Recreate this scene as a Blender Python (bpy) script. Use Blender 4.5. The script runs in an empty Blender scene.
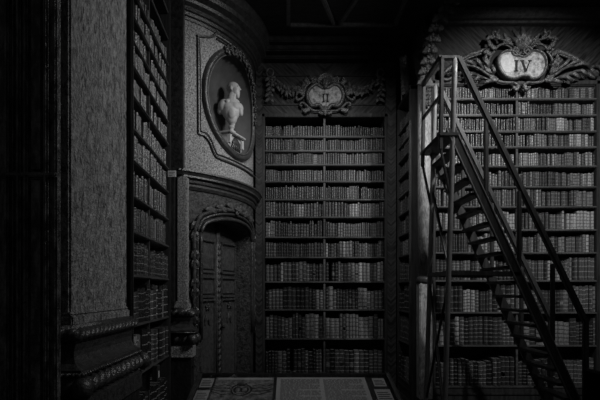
import bpy, bmesh, math, random
from math import sin, cos, pi, radians, sqrt, atan2
from mathutils import Vector, Matrix

random.seed(7)
S = bpy.context.scene
COL = S.collection

# ------------------------------------------------------------------ camera, world, lights, exposure
F, VX, VY, EYE = 480.0, 290.0, 290.0, 1.5          # focal length in px (600 px wide), level view's vanishing point, eye height
cam_d = bpy.data.cameras.new('camera'); cam = bpy.data.objects.new('camera', cam_d); COL.objects.link(cam)
cam.location = (0, 0, EYE); cam.rotation_euler = (pi / 2, 0, 0)
cam_d.sensor_width = 36; cam_d.lens = F * 36 / 600
cam_d.shift_x = (300 - VX) / 600; cam_d.shift_y = (VY - 200) / 600
cam_d.clip_start = 0.05
S.camera = cam

w = bpy.data.worlds.new('world'); S.world = w; w.use_nodes = True
w.node_tree.nodes['Background'].inputs[0].default_value = (.5, .5, .5, 1)
w.node_tree.nodes['Background'].inputs[1].default_value = 0.010

def area(name, loc, target, sx, sy, power, spread=180):
    l = bpy.data.lights.new(name, 'AREA'); l.shape = 'RECTANGLE'; l.size = sx; l.size_y = sy; l.energy = power
    l.spread = radians(spread)
    o = bpy.data.objects.new(name, l); COL.objects.link(o); o.location = loc
    o.rotation_euler = (Vector(target) - Vector(loc)).to_track_quat('-Z', 'Y').to_euler(); return o
def spot(name, loc, target, power, ang, blend=1, rad=.08):
    l = bpy.data.lights.new(name, 'SPOT'); l.energy = power; l.spot_size = radians(ang); l.spot_blend = blend; l.shadow_soft_size = rad
    o = bpy.data.objects.new(name, l); COL.objects.link(o); o.location = loc
    o.rotation_euler = (Vector(target) - Vector(loc)).to_track_quat('-Z', 'Y').to_euler(); return o
area('hall_window_light', (2.5, 3.55, 4.5), (-.9, 4.9, 2.4), .8, .5, 5.4, 100)
spot('ladder_bookcase_lamp', (2.85, 3.05, 4.4), (2.74, 5.77, 2.9), 84, 78, .8, .05)
spot('bust_lamp', (1.25, 4.7, 4.5), (-.75, 5.6, 3.5), 17, 52, 1, .06)
spot('alcove_bookcase_lamp', (.48, 4.0, 4.3), (.48, 6.58, 2.5), 30, 84, 1, .06)
spot('lower_shelf_fill', (3.3, 3.3, 2.9), (2.95, 5.77, 1.55), 12, 52, 1, .05)  # added fill without a real source, brightens the lower right shelves
spot('display_case_fill', (.3, 1.9, 4.2), (.05, 2.9, .9), 9, 26, 1, .08)  # unseen light added to brighten the sheets in the case

S.view_settings.view_transform = 'Standard'; S.view_settings.look = 'None'
S.view_settings.gamma = 1; S.view_settings.exposure = 1.7; S.view_settings.use_curve_mapping = False

# ------------------------------------------------------------------ materials (the picture is black and white)
def mat(name, lo, hi, scale=(8, 8, 8), rough=.6, detail=6, bump=0.0, bscale=None, ramp=(.35, .65), spec=.3, coord='Object', kind='noise', distortion=0.0):
    m = bpy.data.materials.new(name); m.use_nodes = True
    nt = m.node_tree; N = nt.nodes; L = nt.links
    b = N['Principled BSDF']; b.inputs['Roughness'].default_value = rough
    b.inputs['Specular IOR Level'].default_value = spec
    tc = N.new('ShaderNodeTexCoord'); mp = N.new('ShaderNodeMapping'); mp.inputs['Scale'].default_value = scale
    L.new(tc.outputs[coord], mp.inputs[0])
    vec = mp.outputs[0]
    if kind == 'chevron':                            # planks laid in a V about the object's own middle
        sp = N.new('ShaderNodeSeparateXYZ'); L.new(tc.outputs[coord], sp.inputs[0])
        ab = N.new('ShaderNodeMath'); ab.operation = 'ABSOLUTE'; L.new(sp.outputs[0], ab.inputs[0])
        a1 = N.new('ShaderNodeMath'); a1.operation = 'SUBTRACT'; L.new(sp.outputs[2], a1.inputs[0]); L.new(ab.outputs[0], a1.inputs[1])
        a2 = N.new('ShaderNodeMath'); a2.operation = 'ADD'; L.new(sp.outputs[2], a2.inputs[0]); L.new(ab.outputs[0], a2.inputs[1])
        cb = N.new('ShaderNodeCombineXYZ'); L.new(a1.outputs[0], cb.inputs[0]); L.new(a2.outputs[0], cb.inputs[1]); L.new(sp.outputs[1], cb.inputs[2])
        L.new(cb.outputs[0], mp.inputs[0])
    t = N.new('ShaderNodeTexNoise'); t.inputs['Detail'].default_value = detail; t.inputs['Scale'].default_value = 1
    t.inputs['Roughness'].default_value = .65; t.inputs['Distortion'].default_value = distortion
    L.new(vec, t.inputs['Vector'])
    r = N.new('ShaderNodeValToRGB'); r.color_ramp.elements[0].position = ramp[0]; r.color_ramp.elements[1].position = ramp[1]
    r.color_ramp.elements[0].color = (lo, lo, lo, 1); r.color_ramp.elements[1].color = (hi, hi, hi, 1)
    L.new(t.outputs['Fac'], r.inputs[0]); L.new(r.outputs[0], b.inputs['Base Color'])
    if bump:
        src = t.outputs['Fac']
        if bscale:
            t2 = N.new('ShaderNodeTexNoise'); t2.inputs['Scale'].default_value = bscale; t2.inputs['Detail'].default_value = 5
            L.new(tc.outputs[coord], t2.inputs['Vector']); src = t2.outputs['Fac']
        bp = N.new('ShaderNodeBump'); bp.inputs['Strength'].default_value = bump; bp.inputs['Distance'].default_value = .02
        L.new(src, bp.inputs['Height']); L.new(bp.outputs[0], b.inputs['Normal'])
    return m

M = {}
M['wood'] = mat('dark_oak', .022, .06, (30, 30, 3), .45, bump=.15)
M['shelfwood'] = mat('shelf_oak', .05, .12, (3, 40, 40), .4, bump=.1)
M['litwood'] = mat('highlight_oak', .22, .40, (30, 30, 6), .35, spec=.5)  # ladder's edge highlights and bright rear legs put into a paler oak
M['ladderwood'] = mat('ladder_oak', .035, .085, (30, 30, 4), .38, bump=.1, spec=.45)
M['treadwood'] = mat('tread_oak', .025, .06, (30, 4, 30), .5, bump=.1)
M['chevron'] = mat('chevron_veneer', .015, .10, (26, 2.2, 3), .5, bump=.15, kind='chevron', ramp=(.4, .68))
M['panel'] = mat('black_panelling', .012, .04, (16, 16, 5), .5, bump=.3, bscale=30)
M['stone'] = mat('streaked_stone', .06, .52, (24, 24, 10), .7, detail=10, bump=1.0, bscale=60, ramp=(.36, .64), distortion=1.8)
M['granite'] = mat('grained_scagliola', .09, .64, (62, 62, 62), .7, detail=9, bump=.7, bscale=95, ramp=(.36, .64))
M['darkmarble'] = mat('dark_marble', .025, .17, (22, 22, 22), .5, detail=8, bump=.6, bscale=45, ramp=(.38, .75), distortion=1.2)
M['moulding'] = mat('dark_stone_moulding', .025, .09, (24, 24, 24), .33, bump=.35, bscale=70, spec=.8)
M['darkmould'] = mat('black_stone_moulding', .012, .05, (24, 24, 24), .36, bump=.3, bscale=70, spec=.7)
M['pillar'] = mat('veined_marble', .16, .62, (22, 22, 7), .45, detail=8, bump=.4, ramp=(.33, .66), distortion=2)
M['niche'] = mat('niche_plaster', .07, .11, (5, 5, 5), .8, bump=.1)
M['marble'] = mat('white_marble', .40, .60, (12, 12, 12), .5, bump=.05)
M['gilt'] = mat('gilded_carving', .03, .12, (30, 30, 30), .34, bump=.4, bscale=80, spec=.8)
M['palefield'] = mat('pale_painted_field', .55, .78, (30, 30, 30), .5)
M['plate'] = mat('painted_plate', .12, .55, (22, 22, 22), .5, detail=8, ramp=(.36, .6), bump=.1)
M['carve'] = mat('carved_oak', .05, .15, (30, 30, 30), .4, bump=.3, bscale=80, spec=.5)
M['ink'] = mat('black_ink', .008, .02, (20, 20, 20), .6)
M['paper'] = mat('paper', .30, .38, (30, 30, 30), .8)
M['print'] = mat('aged_print', .05, .30, (24, 24, 24), .8, detail=7, ramp=(.35, .66))
M['card'] = mat('grey_card', .38, .46, (30, 30, 30), .8)
M['text'] = mat('printed_grey', .06, .10, (60, 60, 60), .8)
M['floor'] = mat('floor_parquet', .012, .035, (3, 26, 3), .5, bump=.1)
M['ceiling'] = mat('soffit_panelling', .02, .05, (5, 30, 5), .5, bump=.2)
M['leftpanel'] = mat('dark_varnished_panel', .03, .30, (26, 26, 9), .32, detail=8, bump=.8, bscale=34, ramp=(.42, .72), spec=.6)
M['iron'] = mat('dark_iron', .03, .06, (40, 40, 40), .4)
M['sign'] = mat('sign_white', .75, .85, (20, 20, 20), .6)
LEATHER = ['black', 'dark', 'mid', 'light', 'pale']
for nm, lo, hi in (('black', .010, .025), ('dark', .025, .06), ('mid', .055, .13), ('light', .12, .27), ('pale', .26, .50)):
    M['leather_' + nm] = mat(nm + '_leather', lo, hi, (45, 45, 26), .33, bump=.3, bscale=70, spec=.9)
M['tool_dark'] = mat('dull_tooling', .10, .22, (60, 60, 60), .45, spec=.5)
M['tool_pale'] = mat('worn_gilt_tooling', .22, .42, (60, 60, 60), .4, spec=.5)
M['pages'] = mat('page_edges', .10, .2, (90, 90, 4), .8)
g = bpy.data.materials.new('case_glass'); g.use_nodes = True
nt = g.node_tree; nt.nodes.remove(nt.nodes['Principled BSDF'])
tr = nt.nodes.new('ShaderNodeBsdfTransparent'); gl = nt.nodes.new('ShaderNodeBsdfGlossy'); gl.inputs['Roughness'].default_value = .02
tr.inputs[0].default_value = (.93, .93, .93, 1)
fr = nt.nodes.new('ShaderNodeFresnel'); fr.inputs[0].default_value = 1.18; mx = nt.nodes.new('ShaderNodeMixShader')
geo = nt.nodes.new('ShaderNodeNewGeometry'); fm = nt.nodes.new('ShaderNodeMath'); fm.operation = 'SUBTRACT'; fm.use_clamp = True
nt.links.new(fr.outputs[0], fm.inputs[0]); nt.links.new(geo.outputs['Backfacing'], fm.inputs[1])     # only the outer face of the pane mirrors
nt.links.new(fm.outputs[0], mx.inputs[0]); nt.links.new(tr.outputs[0], mx.inputs[1]); nt.links.new(gl.outputs[0], mx.inputs[2])
nt.links.new(mx.outputs[0], nt.nodes['Material Output'].inputs[0])
M['glass'] = g

# ------------------------------------------------------------------ helpers
def px(x, y, D):
    """a point of the photograph at distance D"""
    return Vector(((x - VX) * D / F, D, EYE + (VY - y) * D / F))
def link(name, me, mats, parent=None, loc=None):
    o = bpy.data.objects.new(name, me); COL.objects.link(o)
    if parent is not None: o.parent = parent
    if loc is not None: o.location = loc
    return o
def obj(name, bm, mats, parent=None, loc=(0, 0, 0), rot=None, smooth=False, recalc=True):
    if recalc: bmesh.ops.recalc_face_normals(bm, faces=bm.faces)
    me = bpy.data.meshes.new(name); bm.to_mesh(me); bm.free()
    for m in (mats if isinstance(mats, (list, tuple)) else [mats]): me.materials.append(M[m])
    if smooth: me.polygons.foreach_set('use_smooth', [True] * len(me.polygons))
    o = link(name, me, None, parent, loc)
    if rot: o.rotation_euler = rot
    return o
def tag(o, label=None, cat=None, group=None, kind=None):
    if label: o['label'] = label
    if cat: o['category'] = cat
    if group: o['group'] = group
    if kind: o['kind'] = kind
    return o
def thing(name, label, cat, loc=(0, 0, 0), rz=0, group=None):
    o = bpy.data.objects.new(name, None); COL.objects.link(o); o.location = loc; o.rotation_euler = (0, 0, rz); o.empty_display_size = .1
    return tag(o, label, cat, group)
def struct(name, bm, m, label, cat='structure', **k):
    return tag(obj(name, bm, m, **k), label, cat, kind='structure')
def box(bm, x0, x1, y0, y1, z0, z1, bev=0.0, mi=0):
    r = bmesh.ops.create_cube(bm, size=1)
    for v in r['verts']:
        v.co = Vector(((x0 + x1) / 2 + v.co.x * (x1 - x0), (y0 + y1) / 2 + v.co.y * (y1 - y0), (z0 + z1) / 2 + v.co.z * (z1 - z0)))
    fs = {f for v in r['verts'] for f in v.link_faces}
    for f in fs: f.material_index = mi
    if bev:
        es = list({e for v in r['verts'] for e in v.link_edges})
        rr = bmesh.ops.bevel(bm, geom=es, offset=bev, segments=2, affect='EDGES', clamp_overlap=True)
        for f in rr['faces']: f.material_index = mi
    return bm
def B(*a, **k): return box(bmesh.new(), *a, **k)
def frame_of(d, up):
    d = d.normalized(); s = d.cross(up)
    if s.length < 1e-5: s = d.cross(Vector((1, 0, 0)) if abs(d.x) < .9 else Vector((0, 1, 0)))
    s.normalize(); return s, s.cross(d).normalized()
def beam(bm, p0, p1, wid, thk, up=Vector((0, 1, 0)), bev=.004):
    """rectangular bar: wid across, thk along 'up'"""
    p0, p1 = Vector(p0), Vector(p1); d = p1 - p0; s, u = frame_of(d, up)
    r = bmesh.ops.create_cube(bm, size=1); ln = d.length; dn = d.normalized(); c = (p0 + p1) / 2
    for v in r['verts']: v.co = c + s * (v.co.x * wid) + dn * (v.co.y * ln) + u * (v.co.z * thk)
    if bev: bmesh.ops.bevel(bm, geom=list({e for v in r['verts'] for e in v.link_edges}), offset=bev, segments=2, affect='EDGES', clamp_overlap=True)
    return bm
def sweep(bm, pts, sec, up=Vector((0, -1, 0)), closed=False, scales=None, cap=True):
    """cross-section sec [(side, up)] along pts; up may be a function of the index"""
    pts = [Vector(p) for p in pts]; n = len(pts); rings = []
    for i in range(n):
        if closed: d = pts[(i + 1) % n] - pts[i - 1]
        else: d = pts[min(i + 1, n - 1)] - pts[max(i - 1, 0)]
        U = up(i) if callable(up) else up
        s, u = frame_of(d, U); k = scales[i] if scales else 1
        rings.append([bm.verts.new(pts[i] + s * (a * k) + u * (b * k)) for a, b in sec])
    m = len(sec)
    for i in range(n if closed else n - 1):
        r0, r1 = rings[i], rings[(i + 1) % n]
        for j in range(m):
            bm.faces.new((r0[j], r0[(j + 1) % m], r1[(j + 1) % m], r1[j]))
    if not closed and cap:
        bm.faces.new(rings[0]); bm.faces.new(rings[-1][::-1])
    return bm
def circ(r, n=8, ry=None): return [(r * cos(2 * pi * i / n), (ry or r) * sin(2 * pi * i / n)) for i in range(n)]
def tube(bm, pts, r, n=8, **k): return sweep(bm, pts, circ(r, n), **k)
def ell(bm, c, rx, ry, rz, rot=None, u=12, v=8):
    r = bmesh.ops.create_uvsphere(bm, u_segments=u, v_segments=v, radius=1)
    for q in r['verts']:
        p = Vector((q.co.x * rx, q.co.y * ry, q.co.z * rz))
        if rot is not None: p = rot @ p
        q.co = p + Vector(c)
    return bm
def lathe(bm, prof, seg=20, c=(0, 0, 0)):
    rings = []
    for r, z in prof: rings.append([bm.verts.new((c[0] + r * cos(2 * pi * i / seg), c[1] + r * sin(2 * pi * i / seg), c[2] + z)) for i in range(seg)])
    for a, b in zip(rings, rings[1:]):
        for i in range(seg): bm.faces.new((a[i], a[(i + 1) % seg], b[(i + 1) % seg], b[i]))
    bm.faces.new(rings[0][::-1]); bm.faces.new(rings[-1]); return bm
def leaf(bm, pts, wid, thk, nrm=Vector((0, -1, 0)), lobes=3, curl=0.0):
    """acanthus leaf: lobed blade with a raised rib along pts"""
    pts = [Vector(p) for p in pts]; n = len(pts) * 4; P = []
    for i in range(n + 1):                                       # resample
        t = i / n * (len(pts) - 1); a = min(int(t), len(pts) - 2); P.append(pts[a].lerp(pts[a + 1], t - a))
    rings = []
    for i, p in enumerate(P):
        t = i / n; d = P[min(i + 1, n)] - P[max(i - 1, 0)]
        s, u = frame_of(d, nrm)
        env = (sin(pi * min(1, t * .85 + .15)) ** .7) * (1 + .45 * abs(sin(lobes * pi * t)))
        h = wid * max(.06, env * .5)
        c = p + nrm * (curl * t * t)
        rings.append([bm.verts.new(q) for q in (c - s * h - nrm * (thk * .1), c - s * h * .45 + nrm * (thk * .55), c + nrm * thk * .3, c + s * h * .45 + nrm * (thk * .55), c + s * h - nrm * (thk * .1), c - nrm * thk * .5)])
    for a, b in zip(rings, rings[1:]):
        for j in range(6): bm.faces.new((a[j], a[(j + 1) % 6], b[(j + 1) % 6], b[j]))
    bm.faces.new(rings[0]); bm.faces.new(rings[-1][::-1]); return bm
def spiral(c, r0, r1, a0, turns, n=18, y=0.0):
    return [Vector((c[0] + (r0 + (r1 - r0) * i / n) * cos(a0 + turns * 2 * pi * i / n), y, c[1] + (r0 + (r1 - r0) * i / n) * sin(a0 + turns * 2 * pi * i / n))) for i in range(n + 1)]
def catmull(pts, k=6, closed=False):
    P = [Vector(p) for p in pts]; n = len(P); out = []
    for i in range(n if closed else n - 1):
        g = (lambda j: P[j % n]) if closed else (lambda j: P[max(0, min(n - 1, j))])
        a, b, c, d = g(i - 1), g(i), g(i + 1), g(i + 2)
        for q in range(k):
            t = q / k
            out.append(.5 * ((2 * b) + (c - a) * t + (2 * a - 5 * b + 4 * c - d) * t * t + (3 * b - a - 3 * c + d) * t ** 3))
    if not closed: out.append(P[-1])
    return out
def flower(bm, c, r, nrm=Vector((0, -1, 0)), petals=5):
    s, u = frame_of(nrm, Vector((0, 0, 1))); c = Vector(c)
    for i in range(petals):
        a = 2 * pi * i / petals + random.random(); d = s * cos(a) + u * sin(a)
        rot = Matrix((d, nrm, d.cross(nrm))).transposed()
        ell(bm, c + d * r * .55, r * .5, r * .28, r * .36, rot, 8, 5)
    ell(bm, c + nrm * r * .25, r * .3, r * .3, r * .3, None, 8, 5)

# ------------------------------------------------------------------ the setting
DA, DB = 6.58, 5.77                                   # front planes of the alcove bookcase (II) and the ladder bookcase (IV)
ZC = 4.84
struct('floor', B(-3.2, 5.2, -1.5, 7.4, -.12, 0), 'floor', 'dark wooden floor of the library hall', 'floor')
bm = B(-3.2, 5.2, 1.6, 7.4, ZC, ZC + .15)
struct('ceiling', bm, 'ceiling', 'black panelled wooden soffit under the gallery', 'ceiling')
bm = bmesh.new()
for x0, y0, x1, y1 in ((.0, 4.35, .55, 6.0), (.6, 4.0, 1.15, 4.9), (1.15, 4.0, .62, 6.0), (-.6, 4.4, .0, 4.4), (.0, 6.02, 1.3, 6.02), (.0, 4.2, 1.3, 4.2), (-.02, 4.2, -.02, 6.02), (1.32, 4.2, 1.32, 6.02)):
    beam(bm, (x0, y0, ZC - .015), (x1, y1, ZC - .015), .05, .05, Vector((0, 0, 1)), .01)
struct('trim_1', bm, 'carve', 'diagonal wooden ribs across the soffit', 'ceiling trim')
struct('wall_back', B(-.75, 1.62, DA + .42, DA + .57, 0, ZC), 'panel', 'dark back wall behind bookcase II', 'wall')
struct('wall_right', B(1.62, 5.2, DB + .42, DB + .57, 0, ZC), 'panel', 'dark wall behind bookcase IV', 'wall')
bm = B(-2.6, -2.45, 2.5, 7.1, 0, ZC)
struct('wall_left', bm, 'panel', 'dark wall behind the left bookcase', 'wall')
bm = B(3.86, 4.5, DB - .12, DB + .4, 0, ZC, bev=.01)
struct('wall_side', bm, 'panel', 'dark pier at the right end of bookcase IV', 'wall')
# friezes above the bookcases
za, zb = px(0, 114, DA).z, px(0, 62, DA).z
o = struct('trim_2', B(-.95, .95, 0, .3, 0, zb - za, bev=.004), 'chevron', 'chevron veneered frieze above bookcase II', 'frieze', loc=((325 - VX) * DA / F, DA + .03, za))
bm = bmesh.new()
box(bm, -.5, 1.5, DA - .10, DA + .35, zb, zb + .05, .012); box(bm, -.5, 1.5, DA - .22, DA + .35, zb + .05, zb + .13, .02); box(bm, -.5, 1.5, DA - .3, DA + .35, zb + .13, ZC, .012)
struct('trim_3', bm, 'panel', 'dark wooden cornice over bookcase II', 'cornice')
bm = bmesh.new()
for x0, x1 in (((263 - VX) * DA / F, (310 - VX) * DA / F), ((338 - VX) * DA / F, (386 - VX) * DA / F)):
    for z in (px(0, 75, DA).z, px(0, 104, DA).z): beam(bm, (x0, DA + .02, z), (x1, DA + .02, z), .025, .02, Vector((0, 0, 1)), .004)
struct('trim_4', bm, 'wood', 'thin panel mouldings on the frieze beside cartouche II', 'moulding')
zc, zd = px(0, 88, DB).z, px(0, 25, DB).z
XB = (519 - VX) * DB / F
struct('trim_5', B(-1.15, 1.1, 0, .3, 0, zd - zc, bev=.004), 'chevron', 'diagonally veneered frieze above bookcase IV', 'frieze', loc=(XB, DB + .03, zc))
bm = bmesh.new()
box(bm, 1.79, 3.9, DB - .05, DB + .35, zd, zd + .03, .008); box(bm, 1.79, 3.9, DB - .12, DB + .35, zd + .03, ZC, .012)
struct('trim_6', bm, 'carve', 'dark wooden cornice over bookcase IV', 'cornice')

# ---- the curved bay with door and niche
CX, CY, RW = -2.10, 6.48, 1.60
def cyl(phi, r, z): return Vector((CX + r * cos(phi), CY + r * sin(phi), z))
def hit(x, r):
    """angle on the cylinder of radius r that shows at photo column x"""
    k = (x - VX) / F; a = 1 + k * k; b = -2 * (k * CX + CY); c = CX * CX + CY * CY - r * r
    q = b * b - 4 * a * c
    D = (-b - sqrt(max(q, 0))) / (2 * a); return atan2(D - CY, k * D - CX), D
def cp(x, y, r=RW):
    ph, D = hit(x, r); return ph, EYE + (VY - y) * D / F
PH0, PH1 = radians(-57), radians(2)
ZL = EYE + 1.284                                        # lip of the middle cornice
ZM = ZL - .10
# niche oval in (angle, height)
pl, _ = cp(206, 95); pr, _ = cp(251.5, 110)
OC = (pl + pr) / 2; OA = (pr - pl) / 2
OT = cp(224, 48)[1]; OB = cp(237, 155)[1]
OZ, OH = (OT + OB) / 2, (OT - OB) / 2
def oval(t, k=1.0, dr=0.0): return cyl(OC + OA * k * cos(t), RW + dr, OZ + OH * k * sin(t))
bm = bmesh.new(); NT = 64
ZT = ZC
def outer(t):
    """rectangle of the wall's upper field in the direction t from the oval's centre"""
    c, s = cos(t) * OA, sin(t) * OH; k = 1e9
    if c > 1e-6: k = min(k, (PH1 - OC) / c)
    if c < -1e-6: k = min(k, (PH0 - OC) / c)
    if s > 1e-6: k = min(k, (ZT - OZ) / s)
    if s < -1e-6: k = min(k, (ZM - OZ) / s)
    return OC + c * k, OZ + s * k
ts = sorted([2 * pi * i / NT for i in range(NT)] + [atan2((z - OZ) / OH, (p - OC) / OA) % (2 * pi) for p in (PH0, PH1) for z in (ZM, ZT)])
rings = []
for j in range(9):
    f = j / 8; row = []
    for t in ts:
        p0, z0 = OC + OA * cos(t), OZ + OH * sin(t); p1, z1 = outer(t)
        row.append(bm.verts.new(cyl(p0 + (p1 - p0) * f, RW, z0 + (z1 - z0) * f)))
    rings.append(row)
n = len(ts)
for a, b in zip(rings, rings[1:]):
    for i in range(n): bm.faces.new((a[i], a[(i + 1) % n], b[(i + 1) % n], b[i]))
struct('wall_curved_upper', bm, 'granite', 'pale grained curved wall around the niche', 'wall', smooth=True)
bm = bmesh.new(); rings = []
for j in range(12):                                     # the hollow of the niche
    s = cos(j / 11 * pi / 2 * .985)
    dep = .30 * sin(j / 11 * pi / 2)
    rings.append([bm.verts.new(cyl(OC + OA * s * cos(t), RW - dep, OZ + OH * (s if s > .2 else s) * sin(t))) for t in ts])
for a, b in zip(rings, rings[1:]):
    for i in range(n): bm.faces.new((a[i], a[(i + 1) % n], b[(i + 1) % n], b[i]))
bm.faces.new(rings[-1])
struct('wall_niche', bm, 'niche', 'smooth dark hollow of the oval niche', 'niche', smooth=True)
# lower field with the arched door opening
DP0, DZ0 = cp(201.5, 235); DP1 = hit(250.5, RW)[0]
DTOP = cp(224, 221)[1]; DSPR = DTOP - .17
def arch(ph):
    t = (ph - (DP0 + DP1) / 2) / ((DP1 - DP0) / 2); t = max(-1, min(1, t)); return DSPR + (DTOP - DSPR) * sqrt(max(0, 1 - t * t)) ** .8
bm = bmesh.new()
def strip(bm, a0, a1, zlo, zhi, nn=14, r=RW):
    prev = None
    for i in range(nn + 1):
        a = a0 + (a1 - a0) * i / nn
        cur = (bm.verts.new(cyl(a, r, zlo(a))), bm.verts.new(cyl(a, r, zhi(a))))
        if prev: bm.faces.new((prev[0], cur[0], cur[1], prev[1]))
        prev = cur
strip(bm, PH0, DP0, lambda a: 0, lambda a: ZM + .02)
strip(bm, DP0, DP1, arch, lambda a: ZM + .02, 32)
strip(bm, DP1, PH1, lambda a: 0, lambda a: ZM + .02)
prev = None                                             # reveal
path = [(DP0, 0)] + [(DP0 + (DP1 - DP0) * i / 32, arch(DP0 + (DP1 - DP0) * i / 32)) for i in range(33)] + [(DP1, 0)]
for a, z in path:
    cur = (bm.verts.new(cyl(a, RW, z)), bm.verts.new(cyl(a, RW - .26, z)))
    if prev: bm.faces.new((prev[0], cur[0], cur[1], prev[1]))
    prev = cur
struct('wall_curved_lower', bm, 'darkmarble', 'dark mottled marble of the curved wall around the door', 'wall')
def ring_prof(name, prof, m, label, a0=PH0, a1=PH1 + .03, nn=40):
    bm = bmesh.new(); prev = None
    for i in range(nn + 1):
        a = a0 + (a1 - a0) * i / nn
        cur = [bm.verts.new(cyl(a, r, z)) for r, z in prof]
        if prev:
            for j in range(len(prof)): bm.faces.new((prev[j], cur[j], cur[(j + 1) % len(prof)], prev[(j + 1) % len(prof)]))
        else: bm.faces.new(cur)
        prev = cur
    bm.faces.new(prev[::-1]); return struct(name, bm, m, label, 'cornice')
R = RW
ring_prof('trim_7', [(R - .03, ZL + .02), (R + .02, ZL + .02), (R + .03, ZL + .005), (R + .115, ZL), (R + .12, ZL - .02), (R + .10, ZL - .03), (R + .085, ZL - .055), (R + .09, ZL - .075), (R + .05, ZL - .085), (R + .045, ZL - .12), (R + .02, ZL - .13), (R + .035, ZL - .16), (R + .015, ZL - .19), (R - .03, ZL - .19)], 'moulding', 'dark curved cornice between the door and the niche')
ZU = EYE + 2.93
ring_prof('trim_8', [(R - .03, ZU), (R + .015, ZU), (R + .02, ZU + .03), (R + .04, ZU + .04), (R + .045, ZU + .07), (R + .065, ZU + .08), (R + .065, ZU + .12), (R + .10, ZU + .15), (R + .11, ZU + .18), (R + .17, ZU + .21), (R + .18, ZU + .26), (R + .23, ZU + .30), (R + .24, ZC), (R - .03, ZC)], 'darkmould', 'heavy dark cornice curving below the soffit')
# thin panel moulding on the granite
def onwall(pts, dr=.012, rad=.014, k=6, closed=False, n=6, ry=None):
    bm = bmesh.new(); P = catmull([Vector((p[0], p[1], 0)) for p in pts], k, closed)
    W = [cyl(q.x, RW + dr, q.y) for q in P]
    nr = [Vector((cos(q.x), sin(q.x), 0)) for q in P]
    return sweep(bm, W, circ(rad, n, ry), up=lambda i: nr[i], closed=closed)
def line(*pts): return [cp(x, y) for x, y in pts]
bm = onwall(line((216, 30), (215, 34), (211, 37), (204, 37), (197.5, 36.5), (197.5, 37.5), (197.8, 60), (198, 90), (198.2, 118), (198.3, 132), (199, 134), (204, 136), (209, 142), (212, 150), (215, 156), (219, 158.5), (230, 163), (241, 168), (250, 174), (254, 177)))
b2 = onwall(line((199, 40), (200, 60), (200.3, 90), (200.5, 118), (200.6, 128), (201, 131), (206, 133), (211, 140), (214, 148), (217, 154), (221, 155.5), (232, 160), (243, 165.5), (252, 172)), rad=.007)
bmesh.ops.recalc_face_normals(b2, faces=b2.faces)
me = bpy.data.meshes.new('tmp'); b2.to_mesh(me); b2.free(); bm.from_mesh(me)
struct('trim_9', bm, 'moulding', 'thin shaped panel moulding around the oval niche', 'moulding')
bm = onwall([(hit(216, RW)[0], ZU - .06), (hit(235, RW)[0], ZU - .06), (hit(248, RW)[0], ZU - .06), (hit(256, RW)[0], ZU - .06)], rad=.012)
tmp = onwall([(hit(216, RW)[0], ZU - .03), (hit(235, RW)[0], ZU - .03), (hit(248, RW)[0], ZU - .03), (hit(257, RW)[0], ZU - .03)], rad=.008)
me = bpy.data.meshes.new('tmp'); tmp.to_mesh(me); tmp.free(); bm.from_mesh(me)
struct('trim_10', bm, 'moulding', 'thin double moulding under the heavy cornice', 'moulding')

# ---- oval frame of the niche with its rose garland
fr = thing('oval_frame', 'dark oval moulded frame with carved roses around the bust niche', 'frame', cyl(OC, RW, OZ - OH))
base = fr.location.copy()
def local(bm, o=base):
    for v in bm.verts: v.co -= o
    return bm
T = [2 * pi * i / 72 for i in range(72)]
nrm = lambda i: Vector((cos(OC + OA * cos(T[i])), sin(OC + OA * cos(T[i])), 0))
bm = bmesh.new(); sweep(bm, [oval(t, 1.05, .015) for t in T], circ(.034, 8, .035), up=nrm, closed=True)
obj('outer_molding', local(bm), 'moulding', fr, smooth=True)
bm = bmesh.new(); sweep(bm, [oval(t, .975, .02) for t in T], circ(.010, 6), up=nrm, closed=True)
obj('inner_bead', local(bm), 'carve', fr, smooth=True)
bm = bmesh.new()
for i in range(15):
    t = radians(118 - i * 8.5); c = oval(t, 1.04 + .03 * sin(i * 2.1), .06); nn = (c - Vector((CX, CY, c.z))).normalized()
    flower(bm, c, .036 + .012 * (i % 3 == 0), nn)
    for q in (-1, 1):
        d = (oval(t - .1, 1.05 + .1 * q, .05) - c)
        leaf(bm, [c, c + d * .5, c + d], .045, .014, nn, 2)
obj('rose_garland', local(bm), 'gilt', fr, smooth=True)

# ---- the double door in the curved bay
p0, p1 = cyl(DP0 - .02, RW - .09, 0), cyl(DP1 + .02, RW - .20, 0)
dw = (p1 - p0).length; dang = atan2(p1.y - p0.y, p1.x - p0.x)
door = thing('door_1', 'dark carved double door in the arched opening of the curved wall', 'door', p0, dang); door['kind'] = 'structure'
zt = DTOP + .05
def door_leaf(x0, x1, nm):
    lf = obj(nm, B(x0, x1, 0, .05, .02, zt, bev=.004), 'carve', door)
    wv = x1 - x0
    for za_, zb_ in ((.25, 1.35), (1.45, 1.62), (1.74, 2.05)):
        bm = bmesh.new()
        box(bm, x0 + wv * .16, x1 - wv * .16, -.018, .0, za_, zb_, .01)
        for q in (x0 + wv * .12, x1 - wv * .12): box(bm, q - .014, q + .014, -.026, 0, za_ - .03, zb_ + .03, .006)
        for z in (za_ - .03, zb_ + .03): box(bm, x0 + wv * .12, x1 - wv * .12, -.026, 0, z - .014, z + .014, .006)
        obj('door_panel', bm, 'carve', lf)
    bm = bmesh.new(); c = (x0 + x1) / 2
    flower(bm, (c, -.03, 1.30), .05); flower(bm, (c, -.03, .36), .05)
    for q in (-1, 1): leaf(bm, [(c, -.02, 1.22), (c + q * .03, -.03, 1.16), (c + q * .05, -.02, 1.08)], .05, .02)
    obj('carved_rosette', bm, 'carve', lf, smooth=True)
    return lf
door_leaf(.0, dw * .47, 'door_leaf'); rl = door_leaf(dw * .53, dw, 'door_leaf')
bm = B(dw * .47, dw * .53, -.03, .03, .02, zt, bev=.006)
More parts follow.
